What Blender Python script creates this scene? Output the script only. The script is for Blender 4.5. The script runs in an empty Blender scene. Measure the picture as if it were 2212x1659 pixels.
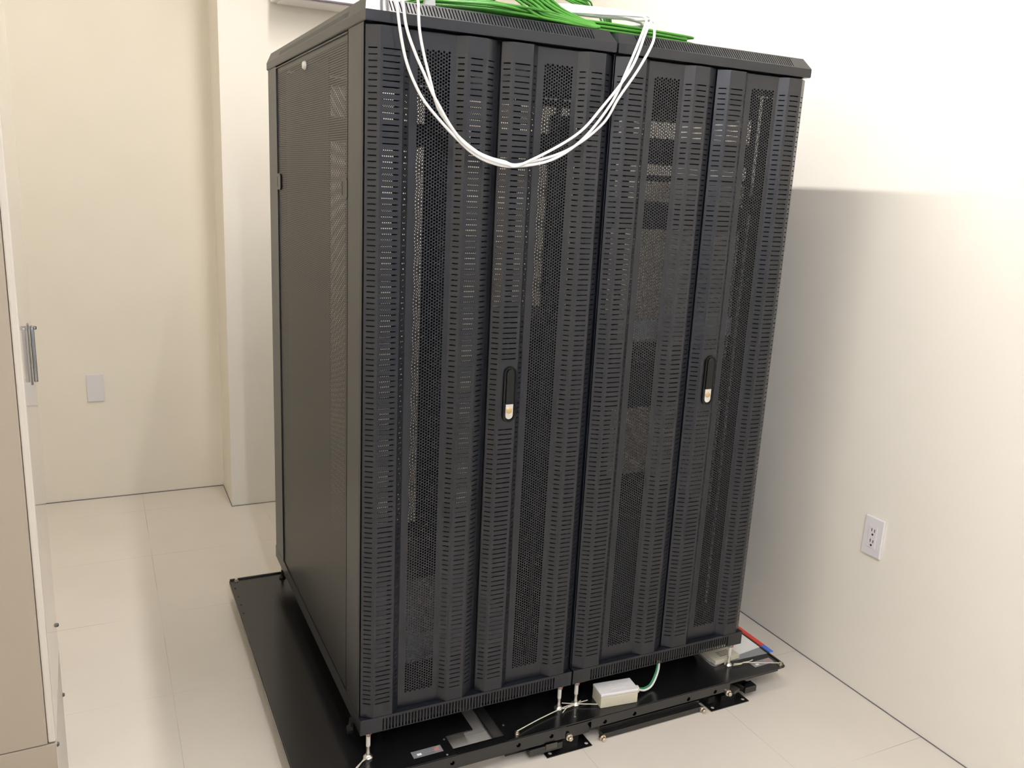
import bpy, math, random
from mathutils import Vector, Matrix

C = bpy.context.scene
COL = C.collection
random.seed(7)

# ------------------------------------------------------------------ camera
cam_data = bpy.data.cameras.new('camera')
cam_data.sensor_fit = 'HORIZONTAL'
cam_data.sensor_width = 36.0
cam_data.lens = 36.0 * 1823.97 / 2212.0
cam_data.clip_start = 0.02
cam = bpy.data.objects.new('camera', cam_data)
COL.objects.link(cam)
yaw, pitch, roll = -0.460878, -0.234074, 0.0499304
cy, sy = math.cos(yaw), math.sin(yaw)
fwd = Vector((-sy * math.cos(pitch), cy * math.cos(pitch), math.sin(pitch)))
rt = Vector((cy, sy, 0.0))
up = rt.cross(fwd)
r2 = math.cos(roll) * rt + math.sin(roll) * up
u2 = -math.sin(roll) * rt + math.cos(roll) * up
m = Matrix.Identity(4)
for i in range(3):
    m[i][0], m[i][1], m[i][2] = r2[i], u2[i], -fwd[i]
m[0][3], m[1][3], m[2][3] = -0.600445, -2.076797, 1.572635
cam.matrix_world = m
C.camera = cam

# ------------------------------------------------------------------ world, exposure, lights
w = bpy.data.worlds.new('room_world')
C.world = w
w.use_nodes = True
w.node_tree.nodes['Background'].inputs[0].default_value = (0.9, 0.93, 1.0, 1)
w.node_tree.nodes['Background'].inputs[1].default_value = 0.02
C.view_settings.view_transform = 'Standard'
C.view_settings.look = 'None'
C.view_settings.gamma = 1.0
C.view_settings.exposure = 0.0
C.view_settings.use_curve_mapping = False
try:
    C.cycles.use_denoising = True
    C.cycles.max_bounces = 10
    C.cycles.diffuse_bounces = 6
    C.cycles.transparent_max_bounces = 16
    C.cycles.sample_clamp_indirect = 6.0
except Exception:
    pass

FLOOR_Z = -0.185
CEIL_Z = 3.04
LAMPS = [  # centre x, centre y, size x, size y, flux, colour, label
    (0.25, 0.53, 0.036, 1.95, 126.0, (1.0, 0.96, 0.93), 'long tube light over the racks'),
    (-0.15, -2.45, 0.036, 1.80, 172.0, (0.92, 0.935, 1.0), 'long tube light in front of the racks'),
]

# ------------------------------------------------------------------ materials
def mat(name, color, rough=0.5, metal=0.0, spec=0.5, emit=None, alpha=None, trans=None):
    mt = bpy.data.materials.new(name)
    mt.use_nodes = True
    b = mt.node_tree.nodes['Principled BSDF']
    b.inputs['Base Color'].default_value = (*color, 1)
    b.inputs['Roughness'].default_value = rough
    b.inputs['Metallic'].default_value = metal
    b.inputs['Specular IOR Level'].default_value = spec
    if emit:
        b.inputs['Emission Color'].default_value = (*emit[0], 1)
        b.inputs['Emission Strength'].default_value = emit[1]
    if trans:
        b.inputs['Transmission Weight'].default_value = trans
    if alpha is not None:
        b.inputs['Alpha'].default_value = alpha
    return mt

def N(mt, typ, **kw):
    n = mt.node_tree.nodes.new(typ)
    for k, v in kw.items():
        setattr(n, k, v)
    return n

def L(mt, a, b):
    mt.node_tree.links.new(a, b)

def bsdf(mt):
    return mt.node_tree.nodes['Principled BSDF']

def mth(mt, op, a, b=None, c=None):
    n = N(mt, 'ShaderNodeMath', operation=op)
    for i, v in enumerate((a, b, c)):
        if v is None:
            continue
        if isinstance(v, (int, float)):
            n.inputs[i].default_value = v
        else:
            L(mt, v, n.inputs[i])
    return n.outputs[0]

def add_bump(mt, scale, strength, dist=0.001, detail=3.0):
    tc = N(mt, 'ShaderNodeTexCoord')
    nz = N(mt, 'ShaderNodeTexNoise')
    nz.inputs['Scale'].default_value = scale
    nz.inputs['Detail'].default_value = detail
    bp = N(mt, 'ShaderNodeBump')
    bp.inputs['Strength'].default_value = strength
    bp.inputs['Distance'].default_value = dist
    L(mt, tc.outputs['Object'], nz.inputs['Vector'])
    L(mt, nz.outputs['Fac'], bp.inputs['Height'])
    L(mt, bp.outputs['Normal'], bsdf(mt).inputs['Normal'])
    return mt

def mottle(mt, c1, c2, scale, detail=4.0):
    tc = N(mt, 'ShaderNodeTexCoord')
    nz = N(mt, 'ShaderNodeTexNoise')
    nz.inputs['Scale'].default_value = scale
    nz.inputs['Detail'].default_value = detail
    rp = N(mt, 'ShaderNodeValToRGB')
    rp.color_ramp.elements[0].position = 0.35
    rp.color_ramp.elements[1].position = 0.65
    rp.color_ramp.elements[0].color = (*c1, 1)
    rp.color_ramp.elements[1].color = (*c2, 1)
    L(mt, tc.outputs['Object'], nz.inputs['Vector'])
    L(mt, nz.outputs['Fac'], rp.inputs['Fac'])
    L(mt, rp.outputs['Color'], bsdf(mt).inputs['Base Color'])
    return rp

def perf_mat(name, color, rough, axis, u0, u1, z0, z1, a, r, spec=0.5):
    """powder-coated sheet with a hexagonal field of punched round holes"""
    mt = mat(name, color, rough, 0.0, spec)
    tc = N(mt, 'ShaderNodeTexCoord')
    sp = N(mt, 'ShaderNodeSeparateXYZ')
    L(mt, tc.outputs['Object'], sp.inputs[0])
    u = sp.outputs['XYZ'.index(axis)]
    z = sp.outputs[2]
    h = a * 0.8660254
    v = mth(mt, 'DIVIDE', z, h)
    row = mth(mt, 'FLOOR', v)
    par = mth(mt, 'MULTIPLY', mth(mt, 'FLOORED_MODULO', row, 2.0), 0.5)
    uu = mth(mt, 'ADD', mth(mt, 'DIVIDE', u, a), par)
    fu = mth(mt, 'MULTIPLY', mth(mt, 'SUBTRACT', mth(mt, 'FRACT', uu), 0.5), a)
    fv = mth(mt, 'MULTIPLY', mth(mt, 'SUBTRACT', mth(mt, 'FRACT', v), 0.5), h)
    d2 = mth(mt, 'ADD', mth(mt, 'MULTIPLY', fu, fu), mth(mt, 'MULTIPLY', fv, fv))
    solid = mth(mt, 'GREATER_THAN', d2, r * r)
    if isinstance(u0, (int, float)):
        u0, u1 = [u0], [u1]
    inside = None
    for p, q in zip(u0, u1):
        k = mth(mt, 'MULTIPLY', mth(mt, 'GREATER_THAN', u, p), mth(mt, 'LESS_THAN', u, q))
        inside = k if inside is None else mth(mt, 'MAXIMUM', inside, k)
    zi = mth(mt, 'MULTIPLY', mth(mt, 'GREATER_THAN', z, z0), mth(mt, 'LESS_THAN', z, z1))
    inside = mth(mt, 'MULTIPLY', inside, zi)
    al = mth(mt, 'MAXIMUM', solid, mth(mt, 'SUBTRACT', 1.0, inside))
    L(mt, al, bsdf(mt).inputs['Alpha'])
    return mt

M = {}
M['rack'] = mat('rack_powder_coat', (0.0038, 0.0054, 0.0100), 0.34, 0, 0.6)
M['rack_dark'] = mat('rack_inner_black', (0.005, 0.005, 0.006), 0.6, 0, 0.2)
M['rail'] = mat('rail_black', (0.008, 0.008, 0.009), 0.6, 0, 0.2)
M['device'] = mat('device_black', (0.006, 0.006, 0.007), 0.6, 0, 0.2)
M['device_grey'] = mat('device_grey', (0.32, 0.32, 0.34), 0.5)
M['side_perf'] = perf_mat('perforated_side_sheet', (0.015, 0.0155, 0.017), 0.36, 'Y', 0.172, 1.108, 0.062, 1.905, 0.0072, 0.0020, 0.6)
M['side_perf_open'] = perf_mat('perforated_side_sheet_right', (0.017, 0.0175, 0.019), 0.42, 'Y', 0.172, 1.108, 0.062, 1.905, 0.0072, 0.0028)
M['rear_perf'] = perf_mat('perforated_rear_sheet', (0.006, 0.006, 0.007), 0.6, 'X', [0.085, 0.325], [0.29, 0.612], 0.075, 1.895, 0.0086, 0.0029, 0.25)
M['platform'] = mat('platform_black_paint', (0.0065, 0.0065, 0.007), 0.24, 0, 0.8)
add_bump(M['platform'], 500, 0.1, 0.0003)
M['zinc'] = mat('zinc_plated_steel', (0.72, 0.70, 0.66), 0.28, 1.0)
M['steel_pale'] = mat('pale_thread_tape', (0.62, 0.60, 0.55), 0.45)
M['bolt'] = mat('nickel_bolt', (0.70, 0.62, 0.52), 0.3, 1.0)
M['red_mark'] = mat('red_thread_mark', (0.42, 0.13, 0.10), 0.5)
M['dull_steel'] = mat('dull_steel', (0.10, 0.095, 0.085), 0.45, 0.6)
M['chrome'] = mat('chrome', (0.36, 0.36, 0.37), 0.16, 1.0)
M['lock_silver'] = mat('lock_silver', (0.80, 0.78, 0.74), 0.25, 0.9)
M['brass'] = mat('lock_brass', (0.62, 0.47, 0.26), 0.35, 0.7)
M['handle_black'] = mat('handle_black_plastic', (0.002, 0.002, 0.002), 0.28, 0, 0.3)
M['handle_lever'] = mat('handle_lever_plastic', (0.004, 0.0042, 0.004), 0.4, 0, 0.35)
M['white_knob'] = mat('white_plastic', (0.72, 0.70, 0.66), 0.4)
M['label'] = mat('silver_foil_label', (0.33, 0.33, 0.36), 0.35, 0.4)
M['label_white'] = mat('label_white', (0.9, 0.9, 0.92), 0.5)
M['label_red'] = mat('label_red_print', (0.42, 0.22, 0.20), 0.5)
M['ink'] = mat('dark_print', (0.08, 0.08, 0.085), 0.6)
M['string'] = mat('white_cord', (0.62, 0.59, 0.50), 0.8)
M['box_white'] = mat('ivory_plastic', (0.60, 0.56, 0.44), 0.45)
M['box_lid'] = mat('white_lid_plastic', (0.72, 0.71, 0.72), 0.4)
M['emboss'] = mat('embossed_plastic', (0.80, 0.79, 0.80), 0.35)
M['green'] = mat('green_cable_jacket', (0.062, 0.255, 0.030), 0.42)
M['green2'] = mat('green_cable_jacket_deep', (0.042, 0.185, 0.020), 0.42)
M['wire_green'] = mat('green_wire', (0.03, 0.22, 0.10), 0.5)
M['white_cable'] = mat('white_cable_jacket', (0.80, 0.80, 0.80), 0.45)
M['grey_clip'] = mat('galvanised_bracket', (0.30, 0.31, 0.31), 0.4, 0.5)
M['plate'] = mat('wall_plate_plastic', (0.72, 0.70, 0.72), 0.4)
M['outlet_dark'] = mat('outlet_slot_dark', (0.03, 0.025, 0.025), 0.6)
M['paper'] = mat('white_paper', (0.82, 0.81, 0.80), 0.7)
M['pad'] = mat('beige_card', (0.62, 0.58, 0.46), 0.7)
M['red'] = mat('red_plastic_binding', (0.68, 0.06, 0.04), 0.4)
M['blue'] = mat('blue_plastic_binding', (0.06, 0.16, 0.62), 0.4)
M['clear'] = mat('clear_plastic_sleeve', (0.75, 0.80, 0.85), 0.12, 0, 0.5, alpha=0.22)
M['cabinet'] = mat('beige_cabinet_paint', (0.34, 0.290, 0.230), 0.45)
M['cabinet_door'] = mat('beige_gloss_door_paint', (0.55, 0.505, 0.445), 0.07, 0, 0.6)
M['gap'] = mat('door_gap_dark', (0.10, 0.08, 0.06), 0.7)
M['unit_white'] = mat('air_unit_white', (0.78, 0.76, 0.76), 0.4)
M['unit_slot'] = mat('air_unit_slot', (0.12, 0.10, 0.14), 0.5)
M['lamp_frame'] = mat('lamp_frame_white', (0.8, 0.8, 0.8), 0.5)
M['ceiling'] = mat('ceiling_white', (0.80, 0.78, 0.73), 0.9)

M['wall'] = mat('cream_wall_paint', (0.80, 0.752, 0.650), 0.75, 0, 0.3)
mottle(M['wall'], (0.79, 0.742, 0.638), (0.81, 0.762, 0.662), 2.2)
add_bump(M['wall'], 220, 0.10, 0.0006)

M['wall_pale'] = mat('pale_wall_paint', (0.81, 0.775, 0.705), 0.75, 0, 0.3)
mottle(M['wall_pale'], (0.80, 0.765, 0.692), (0.82, 0.785, 0.718), 2.2)
add_bump(M['wall_pale'], 220, 0.10, 0.0006)

# floor: vinyl tiles with faint irregular joints
fm = mat('vinyl_tile_floor', (0.66, 0.615, 0.55), 0.22, 0, 0.45)
M['floor'] = fm
tc = N(fm, 'ShaderNodeTexCoord')
sp = N(fm, 'ShaderNodeSeparateXYZ')
L(fm, tc.outputs['Object'], sp.inputs[0])
TILE = 0.582
fx = mth(fm, 'FLOORED_MODULO', mth(fm, 'ADD', sp.outputs[0], 0.456 + 10 * TILE), TILE)
fy = mth(fm, 'FLOORED_MODULO', mth(fm, 'ADD', sp.outputs[1], -1.285 + 10 * TILE), TILE)
HJ = 0.0011
jx = mth(fm, 'ADD', mth(fm, 'LESS_THAN', fx, HJ), mth(fm, 'GREATER_THAN', fx, TILE - HJ))
jy = mth(fm, 'ADD', mth(fm, 'LESS_THAN', fy, HJ), mth(fm, 'GREATER_THAN', fy, TILE - HJ))
jt = mth(fm, 'MAXIMUM', jx, jy)
nz = N(fm, 'ShaderNodeTexNoise')
nz.inputs['Scale'].default_value = 2.3
L(fm, tc.outputs['Object'], nz.inputs['Vector'])
jm = mth(fm, 'MULTIPLY', jt, mth(fm, 'MULTIPLY_ADD', nz.outputs['Fac'], 1.7, -0.55))
jm = mth(fm, 'MINIMUM', mth(fm, 'MAXIMUM', jm, 0.05), 0.6)
jm = mth(fm, 'MULTIPLY', jm, jt)
nz2 = N(fm, 'ShaderNodeTexNoise')
nz2.inputs['Scale'].default_value = 3.5
nz2.inputs['Detail'].default_value = 5
L(fm, tc.outputs['Object'], nz2.inputs['Vector'])
rp = N(fm, 'ShaderNodeValToRGB')
rp.color_ramp.elements[0].position = 0.3
rp.color_ramp.elements[1].position = 0.7
rp.color_ramp.elements[0].color = (0.645, 0.60, 0.535, 1)
rp.color_ramp.elements[1].color = (0.675, 0.63, 0.565, 1)
L(fm, nz2.outputs['Fac'], rp.inputs['Fac'])
mx = N(fm, 'ShaderNodeMixRGB')
L(fm, jm, mx.inputs[0])
L(fm, rp.outputs['Color'], mx.inputs[1])
mx.inputs[2].default_value = (0.17, 0.15, 0.12, 1)
L(fm, mx.outputs[0], bsdf(fm).inputs['Base Color'])
bp = N(fm, 'ShaderNodeBump')
bp.inputs['Strength'].default_value = 0.05
bp.inputs['Distance'].default_value = 0.002
nz3 = N(fm, 'ShaderNodeTexNoise')
nz3.inputs['Scale'].default_value = 9
L(fm, tc.outputs['Object'], nz3.inputs['Vector'])
L(fm, nz3.outputs['Fac'], bp.inputs['Height'])
L(fm, bp.outputs['Normal'], bsdf(fm).inputs['Normal'])

# ------------------------------------------------------------------ mesh builder
class MB:
    def __init__(self):
        self.v, self.f, self.mi = [], [], []
        self.cur = 0

    def poly(self, pts):
        n = len(self.v)
        self.v.extend([tuple(p) for p in pts])
        self.f.append(tuple(range(n, n + len(pts))))
        self.mi.append(self.cur)

    def box(self, x0, x1, y0, y1, z0, z1):
        n = len(self.v)
        self.v += [(x, y, z) for z in (z0, z1) for y in (y0, y1) for x in (x0, x1)]
        for q in ((0, 2, 3, 1), (4, 5, 7, 6), (0, 1, 5, 4), (2, 6, 7, 3), (0, 4, 6, 2), (1, 3, 7, 5)):
            self.f.append(tuple(n + i for i in q))
            self.mi.append(self.cur)
        return self

    def obox(self, c, ax, ay, az):
        """box from centre and three half-axis vectors"""
        c, ax, ay, az = Vector(c), Vector(ax), Vector(ay), Vector(az)
        n = len(self.v)
        for k in (-1, 1):
            for j in (-1, 1):
                for i in (-1, 1):
                    self.v.append(tuple(c + ax * i + ay * j + az * k))
        for q in ((0, 2, 3, 1), (4, 5, 7, 6), (0, 1, 5, 4), (2, 6, 7, 3), (0, 4, 6, 2), (1, 3, 7, 5)):
            self.f.append(tuple(n + i for i in q))
            self.mi.append(self.cur)
        return self

    def prism(self, outline, fn, h0, h1):
        """outline: 2-D polygon; fn(u, v, h) -> 3-D point"""
        n = len(self.v)
        k = len(outline)
        self.v += [tuple(fn(u, v, h0)) for u, v in outline]
        self.v += [tuple(fn(u, v, h1)) for u, v in outline]
        self.f.append(tuple(range(n, n + k)))
        self.f.append(tuple(range(n + 2 * k - 1, n + k - 1, -1)))
        self.mi += [self.cur, self.cur]
        for i in range(k):
            j = (i + 1) % k
            self.f.append((n + i, n + k + i, n + k + j, n + j))
            self.mi.append(self.cur)
        return self

    def lathe(self, c, axis, prof, seg=20):
        """prof: list of (radius, height along axis); closed with caps"""
        c, a = Vector(c), Vector(axis).normalized()
        t = Vector((0, 0, 1)) if abs(a.z) < 0.9 else Vector((1, 0, 0))
        e1 = a.cross(t).normalized()
        e2 = a.cross(e1)
        n = len(self.v)
        for r, h in prof:
            for i in range(seg):
                an = 2 * math.pi * i / seg
                self.v.append(tuple(c + a * h + (e1 * math.cos(an) + e2 * math.sin(an)) * r))
        for j in range(len(prof) - 1):
            for i in range(seg):
                k = (i + 1) % seg
                self.f.append((n + j * seg + i, n + j * seg + k, n + (j + 1) * seg + k, n + (j + 1) * seg + i))
                self.mi.append(self.cur)
        self.f.append(tuple(n + i for i in range(seg - 1, -1, -1)))
        self.f.append(tuple(n + (len(prof) - 1) * seg + i for i in range(seg)))
        self.mi += [self.cur, self.cur]
        return self

    def cyl(self, p0, p1, r, seg=16):
        p0, p1 = Vector(p0), Vector(p1)
        return self.lathe(p0, p1 - p0, [(r, 0), (r, (p1 - p0).length)], seg)

    def tube(self, path, r, seg=8):
        path = [Vector(p) for p in path]
        n = len(self.v)
        tprev = None
        e1 = None
        for i, p in enumerate(path):
            t = (path[min(i + 1, len(path) - 1)] - path[max(i - 1, 0)]).normalized()
            if e1 is None:
                h = Vector((0, 0, 1)) if abs(t.z) < 0.9 else Vector((1, 0, 0))
                e1 = t.cross(h).normalized()
            else:
                e1 = (e1 - t * e1.dot(t)).normalized()
            e2 = t.cross(e1)
            for k in range(seg):
                an = 2 * math.pi * k / seg
                self.v.append(tuple(p + (e1 * math.cos(an) + e2 * math.sin(an)) * r))
        for i in range(len(path) - 1):
            for k in range(seg):
                j = (k + 1) % seg
                self.f.append((n + i * seg + k, n + i * seg + j, n + (i + 1) * seg + j, n + (i + 1) * seg + k))
                self.mi.append(self.cur)
        self.f.append(tuple(n + k for k in range(seg - 1, -1, -1)))
        self.f.append(tuple(n + (len(path) - 1) * seg + k for k in range(seg)))
        self.mi += [self.cur, self.cur]
        return self

    def sheet(self, O, U, V, quad, ranges, v0, v1, pitch, slot, depth):
        """flat sheet in plane O + u U + v V; quad: 4 uv corners (u along the row of slots);
        ranges: list of (ua, ub) in which slots of width `slot` repeat every `pitch`, spanning v0..v1"""
        O, U, V = Vector(O), Vector(U), Vector(V)
        nrm = U.cross(V).normalized()
        P = lambda u, v, d=0.0: tuple(O + U * u + V * v + nrm * d)
        ua, ub = ranges[0][0], ranges[-1][1]
        q = quad
        inner = [(ua, v0), (ub, v0), (ub, v1), (ua, v1)]
        for i in range(4):
            j = (i + 1) % 4
            self.poly([P(*q[i]), P(*q[j]), P(*inner[j]), P(*inner[i])])
        prev = ua
        for (a, b) in ranges:
            u = a
            while u + slot <= b + 1e-6:
                s, e = u, u + slot
                if s > prev + 1e-7:
                    self.poly([P(prev, v0), P(s, v0), P(s, v1), P(prev, v1)])
                if depth:
                    for (x0, y0), (x1, y1) in (((s, v0), (e, v0)), ((e, v0), (e, v1)), ((e, v1), (s, v1)), ((s, v1), (s, v0))):
                        self.poly([P(x0, y0), P(x1, y1), P(x1, y1, depth), P(x0, y0, depth)])
                prev = e
                u += pitch
        if prev < ub - 1e-7:
            self.poly([P(prev, v0), P(ub, v0), P(ub, v1), P(prev, v1)])
        return self

    def cell(self, O, U, V, u0, u1, v0, v1, r, depth):
        """rectangular cell with an octagonal hole in the middle"""
        O, U, V = Vector(O), Vector(U), Vector(V)
        nrm = U.cross(V).normalized()
        P = lambda u, v, d=0.0: tuple(O + U * u + V * v + nrm * d)
        uc, vc = (u0 + u1) / 2, (v0 + v1) / 2
        h = [(uc + r * math.cos(math.pi / 4 * k + math.pi / 4), vc + r * math.sin(math.pi / 4 * k + math.pi / 4)) for k in range(8)]
        c = [(u1, v1), (u0, v1), (u0, v0), (u1, v0)]
        for i in range(4):
            j = (i + 1) % 4
            self.poly([P(*c[i]), P(*c[j]), P(*h[(2 * i + 2) % 8]), P(*h[2 * i + 1]), P(*h[2 * i])])
        if depth:
            for k in range(8):
                a, b = h[k], h[(k + 1) % 8]
                self.poly([P(*a), P(*b), P(*b, depth), P(*a, depth)])
        return self

    def mesh(self, name, mats, smooth=None):
        me = bpy.data.meshes.new(name)
        me.from_pydata(self.v, [], self.f)
        if not isinstance(mats, (list, tuple)):
            mats = [mats]
        for k in mats:
            me.materials.append(k)
        me.polygons.foreach_set('material_index', self.mi)
        if smooth:
            me.polygons.foreach_set('use_smooth', [True] * len(self.f))
            me.update()
            me.set_sharp_from_angle(angle=math.radians(smooth))
        me.update()
        return me

    def build(self, name, mats, parent=None, smooth=None, bevel=0.0, label=None):
        o = bpy.data.objects.new(name, self.mesh(name, mats, smooth))
        COL.objects.link(o)
        if parent:
            o.parent = parent
        if bevel:
            b = o.modifiers.new('bevel', 'BEVEL')
            b.width = bevel
            b.segments = 2
            b.limit_method = 'ANGLE'
        if label:
            o['label'] = label
        return o


def box(x0, x1, y0, y1, z0, z1):
    return MB().box(x0, x1, y0, y1, z0, z1)

def tag(o, label, cat, group=None):
    o['label'] = label
    o['category'] = cat
    if group:
        o['group'] = group
    return o

def thing(name, label, cat, loc=(0, 0, 0), rotz=0.0, group=None):
    o = bpy.data.objects.new(name, None)
    o.empty_display_size = 0.05
    COL.objects.link(o)
    o.location = loc
    o.rotation_euler = (0, 0, rotz)
    return tag(o, label, cat, group)

def struct(name, mb, mt):
    o = mb.build(name, mt)
    o['kind'] = 'structure'
    return o

def place(mb, name, mats, loc, label, cat, group=None, **kw):
    o = mb.build(name, mats, **kw)
    o.location = loc
    return tag(o, label, cat, group)

# ------------------------------------------------------------------ room shell
XL, XR, YF, YB = -1.5, 1.815, -3.6, 2.70
struct('floor', box(XL - .1, XR + .1, YF - .1, YB + .1, FLOOR_Z - .1, FLOOR_Z), M['floor'])
struct('ceiling', box(XL - .1, XR + .1, YF - .1, YB + .1, CEIL_Z, CEIL_Z + .1), M['ceiling'])
struct('wall_back', box(XL - .1, XR + .1, YB, YB + .1, FLOOR_Z, CEIL_Z), M['wall'])
struct('wall_front', box(XL - .1, XR + .1, YF - .1, YF, FLOOR_Z, CEIL_Z), mat('grey_blue_reflection_tone', (0.46, 0.49, 0.56), 0.75))  # unseen wall, grey-blue chosen to darken and cool the rack doors' reflection
struct('wall_left', box(XL - .1, XL, YF, YB, FLOOR_Z, CEIL_Z), M['wall'])
struct('wall_right', box(XR, XR + .1, YF, YB, FLOOR_Z, CEIL_Z), M['wall_pale'])
struct('wall_pillar', box(-0.03, 1.15, 2.36, YB, FLOOR_Z, CEIL_Z), M['wall_pale'])

M['joint'] = mat('floor_joint_sealant', (0.16, 0.145, 0.16), 0.7)
struct('trim_1', box(XR - .003, XR, YF, YB, FLOOR_Z, FLOOR_Z + .003), M['joint'])
struct('trim_2', box(XL, -.033, YB - .004, YB, FLOOR_Z, FLOOR_Z + .004), M['joint'])
struct('trim_3', MB().box(-.033, 1.15, 2.357, 2.36, FLOOR_Z, FLOOR_Z + .003).box(-.033, -.030, 2.36, YB - .004, FLOOR_Z, FLOOR_Z + .003), M['joint'])

# ------------------------------------------------------------------ ceiling lights
for (lx, ly, sx, sy_, watt, colr, lab) in LAMPS:
    t = thing('ceiling_light', lab, 'ceiling light', (lx, ly, CEIL_Z), 0, 'ceiling lights')
    hx, hy = sx / 2, sy_ / 2
    fr = MB()
    if sx < .1:
        area = 3 * sx * sy_
        fr.box(-.045, .045, -hy - .02, hy + .02, -.018, 0)
        fr.box(-.02, .02, -hy - .015, -hy, -.055, -.018)
        fr.box(-.02, .02, hy, hy + .015, -.055, -.018)
    else:
        area = sx * sy_
        fr.box(-hx - .02, -hx, -hy - .02, hy + .02, -.055, 0)
        fr.box(hx, hx + .02, -hy - .02, hy + .02, -.055, 0)
        fr.box(-hx, hx, -hy - .02, -hy, -.055, 0)
        fr.box(-hx, hx, hy, hy + .02, -.055, 0)
    fr.build('frame', M['lamp_frame'], t)
    e = mat('lamp_diffuser', (0.9, 0.9, 0.9), 0.5, emit=(colr, watt / (math.pi * area)))
    if sx < .1:
        MB().cyl((0, -hy, -.045), (0, hy, -.045), sx / 2, 16).build('tube', e, t, smooth=40)
    else:
        box(-hx, hx, -hy, hy, -.05, -.012).build('diffuser', e, t)

# ------------------------------------------------------------------ server rack
RW, RD, RH, HB = 0.6975, 1.281, 1.93, 0.0486   # width, depth, underside of cover, plinth height
SLOT_Z0, SLOT_P, SLOT_H, SLOT_N = 0.0925, 0.01468, 0.0031, 122

def door_mesh(handle, xs, xe):
    """one folded leaf: bulge - recess - bulge, slotted folds and a perforated recess"""
    mb = MB()
    yF, yR, yE, yB = 0.0, 0.020, 0.021, 0.032
    prof = [(xs, yE), (0.036, yF), (0.094, yF), (0.117, yR), (0.238, yR), (0.262, yF), (0.3135, yF), (xe, yE)]
    cols = {0: (0.20, 0.80), 1: (0.12, 0.86), 2: (0.30, 0.76), 4: (0.20, 0.76), 5: (0.18, 0.82), 6: (0.20, 0.76)}
    z0, z1 = 0.050, 1.922
    sz1 = SLOT_Z0 + SLOT_P * (SLOT_N - 1) + SLOT_H
    for i in range(7):
        (xa, ya), (xb, yb) = prof[i], prof[i + 1]
        d = Vector((xb - xa, yb - ya, 0))
        ln = d.length
        d.normalize()
        if i in cols:
            a, b = cols[i][0] * ln, cols[i][1] * ln
            rng = [(SLOT_Z0, sz1)]
            if handle and i == 1:
                k0 = int((0.892 - SLOT_Z0) / SLOT_P)
                k1 = int((1.092 - SLOT_Z0) / SLOT_P)
                rng = [(SLOT_Z0, SLOT_Z0 + SLOT_P * k0 + SLOT_H), (SLOT_Z0 + SLOT_P * k1, sz1)]
            # u = z, v = along the fold; normal points into the rack
            mb.sheet((xa, ya, 0), (0, 0, 1), d, [(z0, 0), (z1, 0), (z1, ln), (z0, ln)], rng, a, b, SLOT_P, SLOT_H,
                     -0.0012 if Vector((0, 0, 1)).cross(d).y < 0 else 0.0012)
        else:  # perforated recess
            cx, p = 0.0073, 0.00842
            n, rows = 12, 212
            px0, pz0 = 0.1370, 0.0945
            pz1 = pz0 + rows * p
            px1 = px0 + n * cx
            sg = 0.0012 if Vector((1, 0, 0)).cross(Vector((0, 0, 1))).y > 0 else -0.0012
            for (a0, a1, b0, b1) in ((xa, px0, z0, z1), (px1, xb, z0, z1), (px0, px1, z0, pz0), (px0, px1, pz1 + p / 2, z1)):
                mb.poly([(a0, ya, b0), (a1, ya, b0), (a1, ya, b1), (a0, ya, b1)])
            for c in range(n):
                u0 = px0 + c * cx
                off = p / 2 if c % 2 else 0.0
                if off:
                    mb.poly([(u0, ya, pz0), (u0 + cx, ya, pz0), (u0 + cx, ya, pz0 + off), (u0, ya, pz0 + off)])
                else:
                    mb.poly([(u0, ya, pz1), (u0 + cx, ya, pz1), (u0 + cx, ya, pz1 + p / 2), (u0, ya, pz1 + p / 2)])
                for r in range(rows):
                    v0 = pz0 + off + r * p
                    mb.cell((0, ya, 0), (1, 0, 0), (0, 0, 1), u0, u0 + cx, v0, v0 + p, 0.00315, sg)
        for z in (z0, z1):
            mb.poly([(xa, ya, z), (xb, yb, z), (xb, yB, z), (xa, yB, z)])
    for x in (prof[0][0], prof[-1][0]):
        mb.poly([(x, yE, z0), (x, yB, z0), (x, yB, z1), (x, yE, z1)])
    # folded return flanges behind the leaf
    mb.box(xs + .0005, xs + .011, yB - .002, yB, z0, z1)
    mb.box(xe - .010, xe - .0005, yB - .002, yB, z0, z1)
    return mb

def capsule(w, h, seg=10):
    r = w / 2
    pts = []
    for k in range(seg + 1):
        a = math.pi * k / seg
        pts.append((r * math.cos(a), h / 2 - r + r * math.sin(a)))
    for k in range(seg + 1):
        a = math.pi + math.pi * k / seg
        pts.append((r * math.cos(a), -h / 2 + r + r * math.sin(a)))
    return pts

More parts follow.
